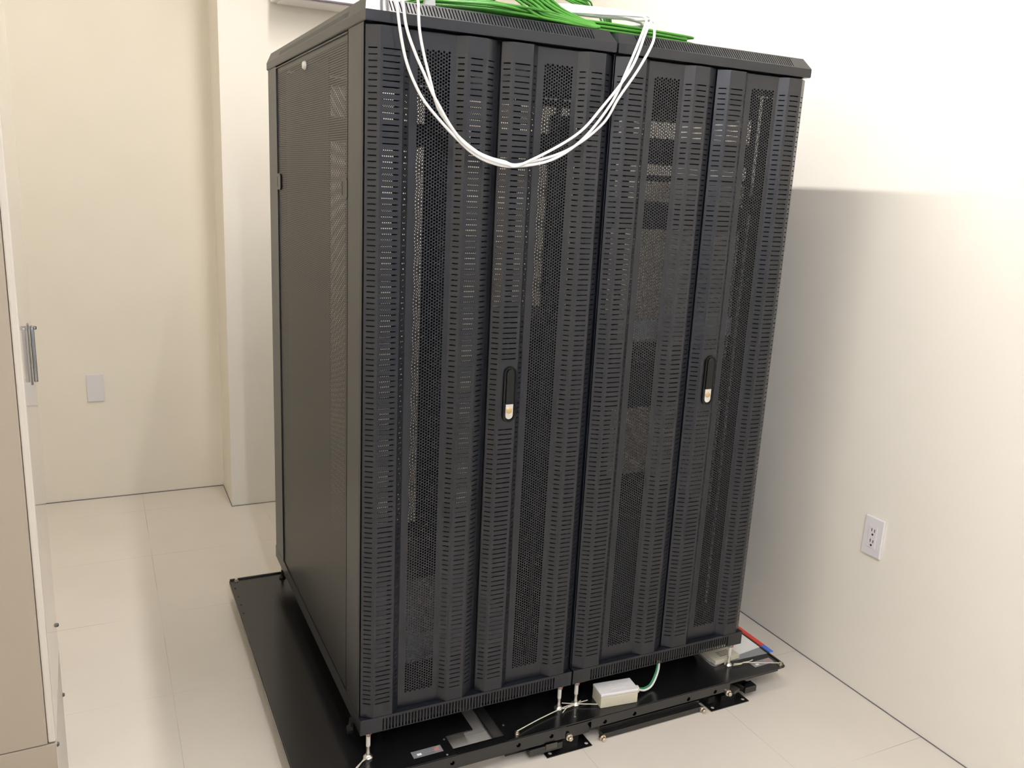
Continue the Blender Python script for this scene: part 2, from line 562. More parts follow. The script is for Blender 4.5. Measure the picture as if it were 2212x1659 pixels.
def add_handle(door, hx, hz):
    """recessed swing handle with a lock at its lower end (children of the door leaf)"""
    out, inn = capsule(0.041, 0.163, 12), capsule(0.029, 0.151, 12)
    mb = MB()
    n = len(out)
    f0 = lambda u, v, h: (hx + u, h, hz + v)
    mb.v += [f0(u, v, 0.0) for u, v in out] + [f0(u * .96, v * .99, -0.0055) for u, v in out] + \
            [f0(u, v, -0.0045) for u, v in inn] + [f0(u, v, 0.0005) for u, v in inn]
    for s in range(3):
        for i in range(n):
            j = (i + 1) % n
            mb.f.append((s * n + i, s * n + j, (s + 1) * n + j, (s + 1) * n + i))
            mb.mi.append(0)
    mb.f.append(tuple(3 * n + i for i in range(n)))
    mb.mi.append(0)
    mb.build('handle_housing', M['handle_black'], door, smooth=40)
    lev = capsule(0.0235, 0.13, 12)
    lev = [(u, max(v, -0.0355)) for u, v in lev]
    MB().prism(lev, lambda u, v, h: (hx + u, h, hz + .008 + v), 0.0, -0.0070).build('handle_lever', M['handle_lever'], door, smooth=40, bevel=0.0015)
    pl = [(u, min(v, 0.014)) for u, v in capsule(0.0235, 0.060, 12)]
    pl = [(u, v) for u, v in pl]
    pz = hz - 0.0415
    MB().prism(pl, lambda u, v, h: (hx + u, h, pz + v), 0.0, -0.0060).build('lock_plate', M['lock_silver'], door, bevel=0.001, label='silver lock plate')
    lk = MB()
    lk.lathe((hx - .001, -0.006, pz - .004), (0, -1, 0), [(0.0092, 0), (0.0092, 0.0015), (0.0078, 0.0025)], 20)
    lk.build('lock', M['brass'], door, smooth=40, label='round brass lock')

def cover_mesh():
    mb = MB()
    o, ch, zt, zc = 0.002, 0.030, 1.985, 1.953
    x0, x1, y0, y1 = -o, RW + o, -o, RD + o
    x0 = -o
    x1 = RW - .002
    # lower band
    for (a, b, c, d) in ((x0, x1, y0, y0), (x0, x1, y1, y1)):
        mb.poly([(a, c, RH), (b, c, RH), (b, c, zc), (a, c, zc)])
    for x in (x0, x1):
        mb.poly([(x, y0, RH), (x, y1, RH), (x, y1, zc), (x, y0, zc)])
    W_, D_, H_ = x1 - x0, y1 - y0, zt - zc
    # chamfer bands with louvres: front, back, left, right
    sl = math.hypot(ch, H_)
    V = Vector((0, ch / sl, H_ / sl))
    rx = 0.011
    mb.sheet((x0, y0, zc), (1, 0, 0), V, [(0, 0), (W_, 0), (W_ - rx, sl), (rx, sl)], [(0.064, 0.632)], sl * .08, sl * .90, 0.0085, 0.0031, -0.003)
    mb.sheet((x1, y1, zc), (-1, 0, 0), Vector((0, -ch / sl, H_ / sl)), [(0, 0), (W_, 0), (W_ - rx, sl), (rx, sl)], [(0.064, 0.632)], sl * .08, sl * .90, 0.0085, 0.0031, -0.003)
    s2 = math.hypot(rx, H_)
    mb.sheet((x0, y1, zc), (0, -1, 0), Vector((rx / s2, 0, H_ / s2)), [(0, 0), (D_, 0), (D_ - ch, s2), (ch, s2)], [(0.23, 1.13)], s2 * .10, s2 * .55, 0.0088, 0.0026, -0.002)
    mb.sheet((x1, y0, zc), (0, 1, 0), Vector((-rx / s2, 0, H_ / s2)), [(0, 0), (D_, 0), (D_ - ch, s2), (ch, s2)], [(0.15, 1.05)], s2 * .10, s2 * .55, 0.0088, 0.0026, -0.002)
    # top plate
    mb.poly([(x0 + rx, y0 + ch, zt), (x1 - rx, y0 + ch, zt), (x1 - rx, y1 - ch, zt), (x0 + rx, y1 - ch, zt)])
    # underside lips
    mb.box(x0 + .001, x1 - .001, y0 + .001, 0.07, RH - .002, RH + .0005)
    mb.box(x0 + .001, 0.06, 0.07, y1 - .001, RH - .002, RH + .0005)
    mb.box(RW - 0.06, x1 - .001, 0.07, y1 - .001, RH - .002, RH + .0005)
    mb.box(0.06, RW - .06, RD - .06, y1 - .001, RH - .002, RH + .0005)
    return mb

DOOR_A = door_mesh(False, .005, .3505).mesh('door', M['rack'])
DOOR_B = door_mesh(True, .0125, .3430).mesh('door', M['rack'])
DOOR_C = door_mesh(True, .0045, .3440).mesh('door', M['rack'])
COVER = cover_mesh().mesh('top_cover', M['rack'])

def inst(name, me, parent, loc=(0, 0, 0)):
    o = bpy.data.objects.new(name, me)
    COL.objects.link(o)
    o.parent = parent
    o.location = loc
    return o

def make_rack(X0, label, left_side, right_side):
    t = thing('server_rack', label, 'server rack', (X0, 0, 0), 0, 'server racks on the platform')
    inst('top_cover', COVER, t)
    # added dark sheet inside the cover, keeps the louvres in shade
    MB().box(0.02, RW - .02, 0.05, RD - .03, 1.944, 1.950).build('cover_dark_sheet', M['rack_dark'], t)
    # plinth: slotted front strip and a ring
    mb = MB()
    mb.sheet((0, 0, 0), (1, 0, 0), (0, 0, 1), [(0, 0), (RW, 0), (RW, HB), (0, HB)], [(0.066, 0.640)], 0.0018, 0.0405, 0.0099, 0.0046, -0.0015)
    mb.box(0, 0.003, 0.0001, RD, 0, HB)
    mb.box(RW - .003, RW, 0.0001, RD, 0, HB)
    mb.box(0.003, RW - .003, RD - .003, RD, 0, HB)
    mb.box(0.003, RW - .003, 0.0001, 0.05, HB - .0015, HB)
    mb.box(0.003, RW - .003, 0.05, RD - .003, HB - .004, HB - .001)
    mb.box(0.003, 0.06, 0.002, 0.06, 0.0, 0.0025)
    mb.box(RW - .06, RW - .003, 0.002, 0.06, 0.0, 0.0025)
    mb.build('plinth', M['rack'], t)
    box(0.004, RW - .004, 0.012, 0.016, 0.003, HB - .003).build('plinth_backing', M['rack_dark'], t)
    # corner posts
    for (xa, xb, ya, yb) in ((0.0, 0.04, 0.034, 0.157), (RW - .04, RW, 0.034, 0.105), (0.0, 0.04, 1.120, RD - .012), (RW - .04, RW, 1.17, RD - .012)):
        pb = MB().box(xa, xb, ya, yb, HB, RH - .002)
        if xa == 0.0 and ya < 0.1:
            pb.box(xa, xa + .0022, ya - .012, ya, HB, RH - .002)
        pb.build('corner_post', M['rack'], t, bevel=0.0015)
    # front cross rails of the frame
    for z, hh in ((HB, .04), (1.868, .06)):
        box(0.04, RW - .04, 0.04, 0.07, z, z + hh).build('cross_rail', M['rail'], t)
    # 19-inch mounting rails
    for xa in (0.110, 0.573):
        for ya in (0.088, 0.84):
            rb = MB()
            rb.box(xa, xa + .0145, ya, ya + .002, HB, 1.868)
            xo = xa if xa < .3 else xa + .0125
            rb.box(xo, xo + .002, ya + .002, ya + .03, HB, 1.868)
            rb.build('mounting_rail', M['rail'], t)
    for xa, xb in ((0.0005, .012), (RW - .012, RW - .0003)):
        box(xa, xb, .0325, .0338, HB, 1.925).build('gap_shade_strip', M['rack_dark'], t)  # added black strips, stand in for the shade in the gaps
    if left_side:   # added black sheet, blocks the bright view through the left panel's rear half
        box(.034, .037, .50, 1.12, HB, 1.90).build('light_block_sheet', M['rack_dark'], t)
    if right_side:  # added black strip beside the right rail, narrows the light showing through
        box(.598, .668, .088, .090, HB, 1.868).build('light_block_strip', M['rack_dark'], t)
    # front door leaves
    inst('door', DOOR_A, t)
    db = inst('door', DOOR_B if X0 == 0 else DOOR_C, t, (0.3520, 0, 0))
    box(0.335, 0.372, 0.033, 0.036, HB + .002, 1.922).build('gap_light_stop', M['rack_dark'], t)  # added behind the leaf gap, stops light leaking through
    add_handle(db, 0.0715, 0.990)
    # rear door leaves
    for (xa, xb) in ((0.003, 0.3065), (0.3095, RW - .003)):
        box(xa, xb, RD - .010, RD - .0085, HB, RH - .004).build('rear_door', M['rear_perf'], t)
    # side panels
    for on, xs, sgn in ((left_side, 0.0, -1), (right_side, RW, 1)):
        if not on:
            continue
        xin = xs - sgn * 0.004
        pb = MB()
        pb.box(min(xin, xin - sgn * .0015), max(xin, xin - sgn * .0015), 0.162, 1.117, HB, 1.922)
        sp_ = pb.build('side_panel', M['side_perf' if sgn < 0 else 'side_perf_open'], t)
        eb = MB()
        xa, xb = sorted((xin, xs + sgn * .0005))
        eb.box(xa, xb, 0.160, 0.1635, HB, 1.922)
        eb.box(xa, xb, 1.1155, 1.119, HB, 1.922)
        eb.box(xa, xb, 0.160, 1.119, 1.9195, 1.923)
        eb.build('panel_edge', M['rack'], sp_)
        for y0 in (0.166, 1.066):
            lb = MB()
            xa, xb = sorted((xin, xs + sgn * .0012))
            lb.box(xa, xb, y0, y0 + .058, 1.507, 1.517)
            lb.box(xa, xb, y0, y0 + .058, 1.553, 1.563)
            lb.box(xa, xb, y0, y0 + .018, 1.517, 1.553)
            lb.box(xa, xb, y0 + .046, y0 + .058, 1.517, 1.553)
            lb.cur = 1
            xd = sorted((xin, xs + sgn * .0004))
            lb.box(xd[0], xd[1], y0 + .018, y0 + .046, 1.517, 1.553)
            lb.box(xa, xb, y0 - .007, y0 - .0002, 1.512, 1.558)
            lb.build('latch', [M['rack'], M['handle_black']], sp_)
        kb = MB().lathe((xin, 0.665, 1.889), (sgn, 0, 0), [(0.013, 0), (0.013, .004), (0.010, .009), (0.009, .0095)], 22)
        kb.build('panel_lock', M['white_knob'], sp_, smooth=35, label='round white panel lock')
    # levelling feet
    for fx_, fy_ in ((0.030, 0.022), (RW - .027, 0.022), (0.022, RD - .022), (RW - .027, RD - .022)):
        fb = MB()
        fb.lathe((fx_, fy_, -0.0945), (0, 0, 1), [(0.0135, 0), (0.0145, .004), (0.0105, .009), (0.0068, .012), (0.0058, .020), (0.0052, .021), (0.0052, .045)], 18)
        fo = fb.build('leveling_foot', M['zinc'] if fy_ < .5 else M['handle_black'], t, smooth=35)
        sb = MB().lathe((fx_, fy_, -0.056), (0, 0, 1), [(0.0050, 0), (0.0064, .001), (0.0064, .034), (0.0050, .036)], 14)
        sb.build('foot_stem', M['steel_pale'], fo, smooth=35)
        nb = MB().lathe((fx_, fy_, -0.0150), (0, 0, 1), [(0.0095, 0), (0.0105, .002), (0.0105, .008), (0.0095, .010)], 6)
        nb.cur = 1
        nb.box(fx_ - .001, fx_ + .004, fy_ - .0106, fy_ - .0085, -0.017, -0.005)
        nb.build('lock_nut', [M['bolt'], M['red_mark']], fo)
    # casters
    for cx_, cy_ in ((0.11, 0.13), (RW - .11, 0.13), (0.11, RD - .13), (RW - .11, RD - .13)):
        cb = MB()
        cb.lathe((cx_ - .012, cy_, -0.058), (1, 0, 0), [(0.022, 0), (0.0335, .003), (0.0335, .021), (0.022, .024)], 24)
        cb.box(cx_ - .02, cx_ - .0155, cy_ - .02, cy_ + .02, -0.058, -0.004)
        cb.box(cx_ + .0155, cx_ + .02, cy_ - .02, cy_ + .02, -0.058, -0.004)
        cb.box(cx_ - .03, cx_ + .03, cy_ - .03, cy_ + .03, -0.006, 0.0)
        cb.build('caster', M['rack_dark'], t, smooth=35)
    return t

X2 = RW + 0.0064
make_rack(0.0, 'left black server rack with slotted front doors and perforated side panel', True, False)
make_rack(X2, 'right black server rack nearer the right wall beside a power outlet', False, True)

# black tab below the front left corner of the left rack
tb = MB()
tb.obox((-0.004, 0.085, -0.012), (0.004, 0, 0), (0, 0.010, 0.004), (0, -.006, .016))
tb.obox((-0.010, 0.078, -0.026), (0.008, 0, 0), (0, 0.009, 0.004), (0, -.003, .007))
tb.build('side_bracket', M['rack_dark'], bpy.data.objects['server_rack'])

# equipment inside the racks -------------------------------------------------
def device(x0, x1, y0, y1, z0, z1, label, mt='device', cat='rack device'):
    t = thing('rack_device', label, cat, ((x0 + x1) / 2, (y0 + y1) / 2, z0), 0, 'equipment mounted in the racks')
    hx, hy, h = (x1 - x0) / 2, (y1 - y0) / 2, z1 - z0
    box(-hx, hx, -hy, hy, 0, h).build('chassis', M[mt], t, bevel=0.001)
    fb = MB()
    fb.box(-hx - .012, hx + .012, -hy - .003, -hy, 0, h)
    fo = fb.build('front_plate', M[mt], t)
    return t

a, b = X2 + .125, X2 + .573
device(a, b, .10, .45, 1.800, 1.880, 'topmost dark unit behind the left door of the right rack')
device(a, b, .10, .40, 1.655, 1.722, 'dark unit second from top in the right rack')
device(a, b, .10, .40, 1.600, 1.614, 'thin dark shelf third from top in the right rack', cat='shelf')
device(a, b, .10, .50, 1.454, 1.531, 'dark unit just below the thin shelf in the right rack')
device(a, b, .10, .16, 1.112, 1.172, 'light grey unit behind the left door of the right rack', 'device_grey')
device(a, b, .10, .42, 0.889, 1.035, 'tall dark unit just below the grey unit in the right rack')
device(a, b, .10, .50, 0.120, 0.500, 'large dark unit lowest in the right rack')
device(X2 + .20, X2 + .57, .86, 1.20, HB, 1.05, 'dark tower case low at the rear of the right rack')
device(X2 + .470, X2 + .552, 1.222, 1.262, .12, 1.86, 'tall dark power strip at the rear of the right rack', cat='power strip')
device(.125, .573, 1.13, 1.25, 1.690, 1.775, 'dark unit high at the rear of the left rack')
device(X2 + .085, X2 + .573, 1.13, 1.21, 1.690, 1.775, 'dark unit high at the rear of the right rack')
device(.125, .573, .24, .60, HB, 0.150, 'grey unit on the floor of the left rack', 'device_grey')

# ------------------------------------------------------------------ isolation platform
PX, PY = 0.694, 0.62
pt = thing('isolation_platform', 'low black steel platform carrying both server racks above the floor', 'platform', (PX, PY, FLOOR_Z))
def pb_(mb, name, mt, bevel=0.0, smooth=None, label=None, parent=None):
    """platform parts are written in room coordinates, then shifted to the platform's own origin"""
    mb.v = [(x - PX, y - PY, z - FLOOR_Z) for x, y, z in mb.v]
    return mb.build(name, mt, parent or pt, bevel=bevel, smooth=smooth, label=label)
ZP = -0.0948
zf = lambda u, v, h: (u, v, h)
pb_(MB().prism([(-.185, -.063), (.278, -.063), (.278, .029), (.369, .029), (.369, 1.310), (-.185, 1.310)], zf, ZP - .005, ZP), 'deck_plate', M['platform'], bevel=.001)
rr = [(1.545, -.0635), (1.562, -.0625), (1.572, -.058), (1.576, -.048)]
pb_(MB().prism([(.447, -.063)] + rr + [(1.576, 1.310), (.447, 1.310)], zf, ZP - .004, ZP), 'deck_plate', M['platform'], bevel=.001)
# raised rim on the right and rear edges
pb_(MB().box(1.569, 1.576, -.045, 1.31, ZP - .004, ZP + .004), 'rim', M['platform'], bevel=.0015)
pb_(MB().box(-.185, 1.576, 1.303, 1.31, ZP - .030, ZP + .006), 'rim', M['platform'], bevel=.0015)
pb_(MB().box(1.30, 1.540, -.058, -.052, ZP - .014, ZP - .004), 'rim', M['platform'])
pb_(MB().box(-.187, -.180, -.063, 1.31, ZP - .020, ZP - .005), 'rim', M['platform'])
# flange bridging the two plates
pb_(MB().box(.278, .447, -.0645, -.039, ZP - .005, ZP - .001), 'flange', M['platform'])
# front beam with bolt holes
bm_ = MB()
yb_ = -.0650
holes = [.264, .484, .600, .798, .913, 1.134, 1.249]
segs = [(-.12, .651, -.140), (.745, 1.313, -.130)]
for (s0, s1, zb) in segs:
    x = s0
    zt = ZP - .002
    for h in holes:
        if s0 < h < s1:
            bm_.poly([(x, yb_, zb), (h - .012, yb_, zb), (h - .012, yb_, zt), (x, yb_, zt)])
            zc = -.1195
            bm_.cell((0, yb_, 0), (1, 0, 0), (0, 0, 1), h - .012, h + .012, zc - .0105, zc + .0105, .0078, -.004)
            bm_.poly([(h - .012, yb_, zb), (h + .012, yb_, zb), (h + .012, yb_, zc - .0105), (h - .012, yb_, zc - .0105)])
            bm_.poly([(h - .012, yb_, zc + .0105), (h + .012, yb_, zc + .0105), (h + .012, yb_, zt), (h - .012, yb_, zt)])
            x = h + .012
    bm_.poly([(x, yb_, zb), (s1, yb_, zb), (s1, yb_, zt), (x, yb_, zt)])
    bm_.box(s0, s1, yb_ + .0305, yb_ + .033, zb, zt)
    bm_.poly([(s0, yb_, zb), (s1, yb_, zb), (s1, yb_ + .0305, zb), (s0, yb_ + .0305, zb)])
bm_.box(.651, .745, yb_, yb_ + .03, ZP - .010, ZP - .005)
bm_.box(.651, .745, yb_ + .010, yb_ + .03, -.150, ZP - .013)
pb_(bm_, 'front_beam', M['platform'])
for h in holes:
    hb = MB().lathe((h + .0015, -.050, -.1235), (0, -1, 0), [(.0034, -.004), (.0034, .004), (.002, .005)], 10)
    pb_(hb, 'beam_screw', M['red_mark'], smooth=35)
# hex bolts with washers on the beam and the floor bar
for bx_, by_, bz_ in ((.664, -.066, -.139), (1.307, -.066, -.136), (.792, -.066, -.1765), (1.199, -.066, -.1755)):
    hb = MB().lathe((bx_, by_, bz_), (0, -1, 0), [(.0115, -.006), (.0115, .003), (.0075, .0032), (.0075, .013), (.0062, .0145)], 18)
    hb.lathe((bx_, by_ - .0146, bz_), (0, -1, 0), [(.0040, 0), (.0036, .0004)], 6)
    pb_(hb, 'hex_bolt', M['bolt'], smooth=30)
# floor bar between the two brackets
fb_ = MB()
fb_.box(.795, 1.196, -.066, -.040, FLOOR_Z + .003, -.163)
fb_.box(.795, 1.196, -.048, -.040, -.163, -.150)
pb_(fb_, 'floor_bar', M['platform'], bevel=.001)
# floor brackets with two holes each, and rail ends
for (x0, x1, hs) in ((.580, .746, (.599, .733)), (1.228, 1.397, (1.247, 1.382))):
    kb = MB()
    z = FLOOR_Z + .003
    y0, y1 = -.079, -.046
    x = x0
    for h in hs:
        kb.poly([(x, y0, z), (h - .010, y0, z), (h - .010, y1, z), (x, y1, z)])
        kb.cell((0, 0, z), (1, 0, 0), (0, 1, 0), h - .010, h + .010, y0 + .006, y1 - .007, .0065, -.002)
        kb.poly([(h - .010, y0, z), (h + .010, y0, z), (h + .010, y0 + .006, z), (h - .010, y0 + .006, z)])
        kb.poly([(h - .010, y1 - .007, z), (h + .010, y1 - .007, z), (h + .010, y1, z), (h - .010, y1, z)])
        x = h + .010
    kb.poly([(x, y0, z), (x1, y0, z), (x1, y1, z), (x, y1, z)])
    kb.box(x0, x1, y0, y0 + .001, FLOOR_Z, z)
    kb.box(x0, x1, y1, y1 + .12, FLOOR_Z, z)
    kb.box(x0 + .07, x1 - .035, y1, y1 + .004, z, z + .022)
    pb_(kb, 'floor_bracket', M['platform'])
rb = MB()
rb.box(.522, .640, -.070, -.044, -.170, -.147)
pb_(rb, 'guide_rail', M['platform'], bevel=.002)
pb_(MB().box(.578, .618, -.0725, -.070, -.160, -.141), 'rail_tab', M['dull_steel'], bevel=.001)
rb = MB()
rb.obox((1.385, -.005, -.150), (.018, .012, 0), (-.022, .04, 0), (0, 0, .011))
rb.box(1.388, 1.440, -.064, -.030, -.163, -.139)
pb_(rb, 'guide_rail', M['platform'], bevel=.002)
pb_(MB().obox((1.350, -.040, -.148), (.016, .004, 0), (-.005, .018, 0), (0, 0, .006)), 'rail_tab', M['dull_steel'])
pb_(MB().box(1.235, 1.262, -.052, -.040, -.172, -.148), 'rail_tab', M['rail'])
# lengthwise carrier rails on the floor
for x0, x1 in ((-.10, -.02), (.462, .54), (1.20, 1.30)):
    pb_(MB().box(x0, x1, -.02, 1.25, FLOOR_Z, ZP - .006), 'carrier_rail', M['platform'])
pb_(MB().box(.447, .452, -.035, 1.25, ZP - .035, ZP - .004), 'plate_skirt', M['platform'])
# deck screws; the black discs along the left edge stand for dark holes
for sx_, sy_ in ((.268, .018), (.251, -.052), (.466, .012), (.700, -.035), (.405, .018), (-.174, 1.230), (-.173, 1.153), (-.173, 1.083), (-.174, 1.012)):
    mt_ = M['zinc'] if sx_ > 0 else M['handle_black']
    pb_(MB().lathe((sx_, sy_, ZP), (0, 0, 1), [(.0036, 0), (.0034, .0012), (.002, .0018)], 10), 'deck_screw_and_hole', mt_, smooth=35)
# anchor bolts where the cords are tied
for ax_, ay_ in ((.487, -.043), (1.560, -.046), (-.070, -.052), (-.160, 1.295)):
    ab = MB().lathe((ax_, ay_, ZP), (0, 0, 1), [(.0085, 0), (.0085, .0025), (.0060, .0027), (.0060, .009), (.0045, .010)], 14)
    pb_(ab, 'anchor_bolt', M['bolt'], smooth=35)
# foil name plates, unreadable fine print
for (lx, ly, an) in ((.2000, -.0185, 0.01), (1.5060, -.0095, 0.03)):
    ca, sa = math.cos(an), math.sin(an)
    R2 = lambda u, v, z: (lx + ca * u - sa * v, ly + sa * u + ca * v, z)
    lb = MB()
    z = ZP + .0004
    def q4(u0, u1, v0, v1, dz):
        lb.poly([R2(u0, v0, z + dz), R2(u1, v0, z + dz), R2(u1, v1, z + dz), R2(u0, v1, z + dz)])
    q4(-.047, .047, -.0155, .0155, 0)
    lb.cur = 1
    q4(-.033, -.019, -.0075, .002, .0002)
    lb.cur = 2
    q4(.022, .040, -.006, .011, .0002)
    lb.cur = 3
    rnd = random.Random(3)
    for row in (-.011, -.006, .003, .010):
        x = -.042 if row > 0 else -.012
        while x < .020:
            wd = rnd.uniform(.001, .003)
            q4(x, x + wd, row - .0009, row + .0009, .0002)
            x += wd + rnd.uniform(.001, .004)
    pb_(lb, 'name_plate', [M['label'], M['label_white'], M['label_red'], M['ink']], label='small silver foil plate with fine print')

# ------------------------------------------------------------------ spline helper for cords and cables
def spline(pts, n=8):
    pts = [Vector(p) for p in pts]
    out = []
    for i in range(len(pts) - 1):
        p0 = pts[max(i - 1, 0)]
        p1, p2 = pts[i], pts[i + 1]
        p3 = pts[min(i + 2, len(pts) - 1)]
        for k in range(n):
            t = k / n
            out.append(0.5 * ((2 * p1) + (p2 - p0) * t + (2 * p0 - 5 * p1 + 4 * p2 - p3) * t * t + (3 * p1 - p0 - 3 * p2 + p3) * t ** 3))
    out.append(pts[-1])
    return out

def cable(name, pts, r, mt, label, cat, group=None, n=8, seg=8):
    path = spline(pts, n)
    o = path[0].copy()
    mb = MB().tube([p - o for p in path], r, seg)
    return place(mb, name, mt, o, label, cat, group, smooth=60)

# white cords tying the feet
zc = -.0885
def cords(paths, label):
    mb = MB()
    o = Vector(paths[0][0])
    for p in paths:
        mb.tube([q - o for q in spline(p, 6)], .0016, 6)
    return place(mb, 'tie_cord', M['string'], o, label, 'cord', 'white tie cords on the platform', smooth=60)
cords([[(.030, .010, -.083), (.004, -.002, -.085), (-.030, -.030, -.085), (-.070, -.051, -.086)],
       [(.020, .018, -.086), (-.004, -.008, zc), (-.030, -.032, zc), (-.066, -.056, -.087)]],
      'white cord tied to the front left foot of the left rack')
cords([[(.487, -.043, -.085), (.580, -.014, -.086), (.665, .006, -.085), (.700, .014, -.086), (.778, .018, -.087)],
       [(.676, .006, -.086), (.715, .011, -.088), (.755, .024, -.086)],
       [(.690, .036, -.087), (.735, .012, -.086), (.798, -.014, -.087)],
       [(.668, -.010, -.088), (.695, .008, -.087), (.730, .016, -.084)]],
      'white cord knotted round the two middle feet and a platform bolt')
cords([[(1.390, .010, -.085), (1.415, .005, -.086), (1.434, .004, -.085), (1.455, .003, -.086), (1.474, .006, -.085)],
       [(1.384, .006, -.087), (1.415, .002, -.0875), (1.434, .004, -.087), (1.490, -.014, -.0895), (1.556, -.045, -.087)]],
      'white cord tied to the front right foot of the right rack')

# ------------------------------------------------------------------ white junction box with ground wire
jb = thing('junction_box', 'small ivory plastic box lying on the platform front under the right rack', 'box', (.871, -.004, ZP), math.radians(-6.5))
box(-.068, .068, -.033, .033, 0.0, .040).build('housing', M['box_white'], jb, bevel=.0025)
lid = box(-.069, .069, -.034, .034, .0405, .052).build('lid', M['box_lid'], jb, bevel=.003, label='white lid with raised marks')
eb = MB()
for (u0, u1, v0, v1) in ((-.022, .030, -.014, -.011), (-.020, -.010, -.004, -.001), (-.016, -.013, -.004, .010), (.012, .022, -.002, .001),
                         (.015, .018, -.002, .012), (-.018, -.008, .012, .014), (.012, .024, .014, .016)):
    eb.box(u0, u1, v0, v1, .052, .0527)
eb.build('embossing', M['emboss'], lid)
MB().lathe((.068, .004, .024), (1, 0, 0), [(.0140, 0), (.0140, .011), (.0125, .012), (.0125, .019), (.007, .021)], 18).build('cable_gland', M['box_white'], jb, smooth=35)
gw = thing('ground_wire', 'green and white wire from the ivory box up under the right rack', 'wire', (.958, -.010, -.071))
o = Vector((.958, -.010, -.071))
wp = [(.958, -.010, -.071), (.985, -.008, -.080), (1.020, .004, -.080), (1.046, .016, -.058), (1.058, .022, -.025), (1.058, .030, .012), (1.056, .060, .040)]
MB().tube([p - o for p in spline([(x - .001, y + .002, z + .0022) for x, y, z in wp], 8)], .0035, 8).build('green_core', M['wire_green'], gw, smooth=60, label='green wire')
MB().tube([p - o for p in spline([(x + .002, y - .003, z - .0022) for x, y, z in wp], 8)], .0035, 8).build('white_core', M['white_cable'], gw, smooth=60, label='white wire')

# ------------------------------------------------------------------ documents at the right corner
df = thing('document_sleeve', 'clear plastic document sleeve with red and blue edge on the platform', 'folder', (1.46, .19, ZP))
zz = .0012
sl_ = MB()
ol = [(-.145, -.150), (-.135, -.158), (-.090, -.150), (.138, -.160), (.140, .140), (-.145, .140)]
sl_.prism(ol, zf, .0004, .0010)
sl_.build('clear_cover', M['clear'], df)
box(.116, .134, -.114, .145, .0035, .0075).build('red_strip', M['red'], df, bevel=.001, label='red edge strip')
box(.116, .134, -.162, -.115, .0030, .0070).build('blue_strip', M['blue'], df, bevel=.001, label='blue edge strip')
ps = MB().prism([(-.135, -.128), (-.03, -.130), (.119, -.114), (.119, .14), (-.135, .14)], zf, 0, .0015)
place(ps, 'paper_sheet', M['paper'], (1.46, .19, ZP + .0014), 'white paper in the clear sleeve at the platform corner', 'paper')
pd = thing('card_pad', 'small beige card pad with dark print under the right rack', 'card', (1.382, .078, ZP + .0032), math.radians(3))
box(-.058, .058, -.040, .040, 0, .016).build('pad', M['pad'], pd, bevel=.001)
ib = MB()
rnd = random.Random(5)
for row in range(4):
    x = -.020
    while x < .032:
        wd = rnd.uniform(.002, .006)
        ib.box(x, x + wd, -.022 + row * .008, -.018 + row * .008, .016, .0163)
        x += wd + .0018
ib.build('print', M['ink'], pd)

# ------------------------------------------------------------------ wall plates
wp_ = thing('wall_plate', 'blank white wall plate on the back wall', 'wall plate', (-.652, YB, .427))
box(-.040, .040, -.009, 0, -.073, .073).build('cover', M['plate'], wp_, bevel=.003)
op = thing('power_outlet', 'white double power outlet on the right wall', 'outlet', (XR, -.1525, .417))
box(-.009, 0, -.041, .041, -.071, .071).build('cover', M['plate'], op, bevel=.003)
sk = box(-.0108, -.008, -.017, .019, -.040, .040).build('socket_insert', M['plate'], op, bevel=.0008)
for k, zc_ in enumerate((.018, -.022)):
    s_ = MB()
    s_.box(-.0115, -.0104, .004, .0065, zc_ + .002, zc_ + .013)
    s_.box(-.0115, -.0104, -.0085, -.006, zc_ + .001, zc_ + .012)
    s_.lathe((-.0104, -.0005, zc_ - .009), (-1, 0, 0), [(.0040, 0), (.0040, .0011)], 12)
    s_.build('socket_slots', M['outlet_dark'], sk)

# ------------------------------------------------------------------ beige cabinet on the left
cb = thing('beige_cabinet', 'tall beige metal cabinet with glossy door at the left edge', 'cabinet', (-.7655, .40, FLOOR_Z), math.radians(1.08))
zo = -FLOOR_Z
DB, DT = .225 + zo, 2.10 + zo
MB().box(-.70, -.0172, -.452, .0, DB, DT).build('body', M['cabinet'], cb, bevel=.003)
bp_ = box(-.70, -.0005, -.452, .0, 0, DB - .002).build('base_panel', M['cabinet'], cb, bevel=.002)
box(-.0006, .0002, -.4515, .0, .001, DB - .003).build('base_lit_skin', mat('beige_base_lit_tone', (0.60, 0.545, 0.48), 0.35), cb)  # lighter skin on the base's right face, its lit look put into the colour
cd = box(-.0165, 0.0, -.450, .0005, DB + .001, DT).build('door', M['cabinet_door'], cb, bevel=.004)
hb = MB()
hb.box(0.0, .003, -.176, -.148, 1.035 + zo, 1.185 + zo)
hd = hb.build('handle_plate', M['chrome'], cd, bevel=.002)
hl = MB()
hl.prism([(u, v) for u, v in capsule(.018, .140, 10)], lambda u, v, h: (h, -.164 + u, 1.110 + zo + v), .0045, .0130)
hl.build('handle_lever', M['chrome'], cd, smooth=40, bevel=.002)
hp = MB().lathe((.004, -.150, 1.172 + zo), (1, 0, 0), [(.005, 0), (.005, .012), (.003, .014)], 12)
hp.build('handle_pin', M['chrome'], cd, smooth=35)
for (yy, zz_) in ((-.006, .30), (-.006, .078), (-.440, .212)):
    sb = MB().lathe((-.0005, yy, zz_ + zo), (1, 0, 0), [(.0060, 0), (.0055, .004), (.0035, .0065)], 12)
    sb.build('screw', M['dull_steel'], cb, smooth=35)

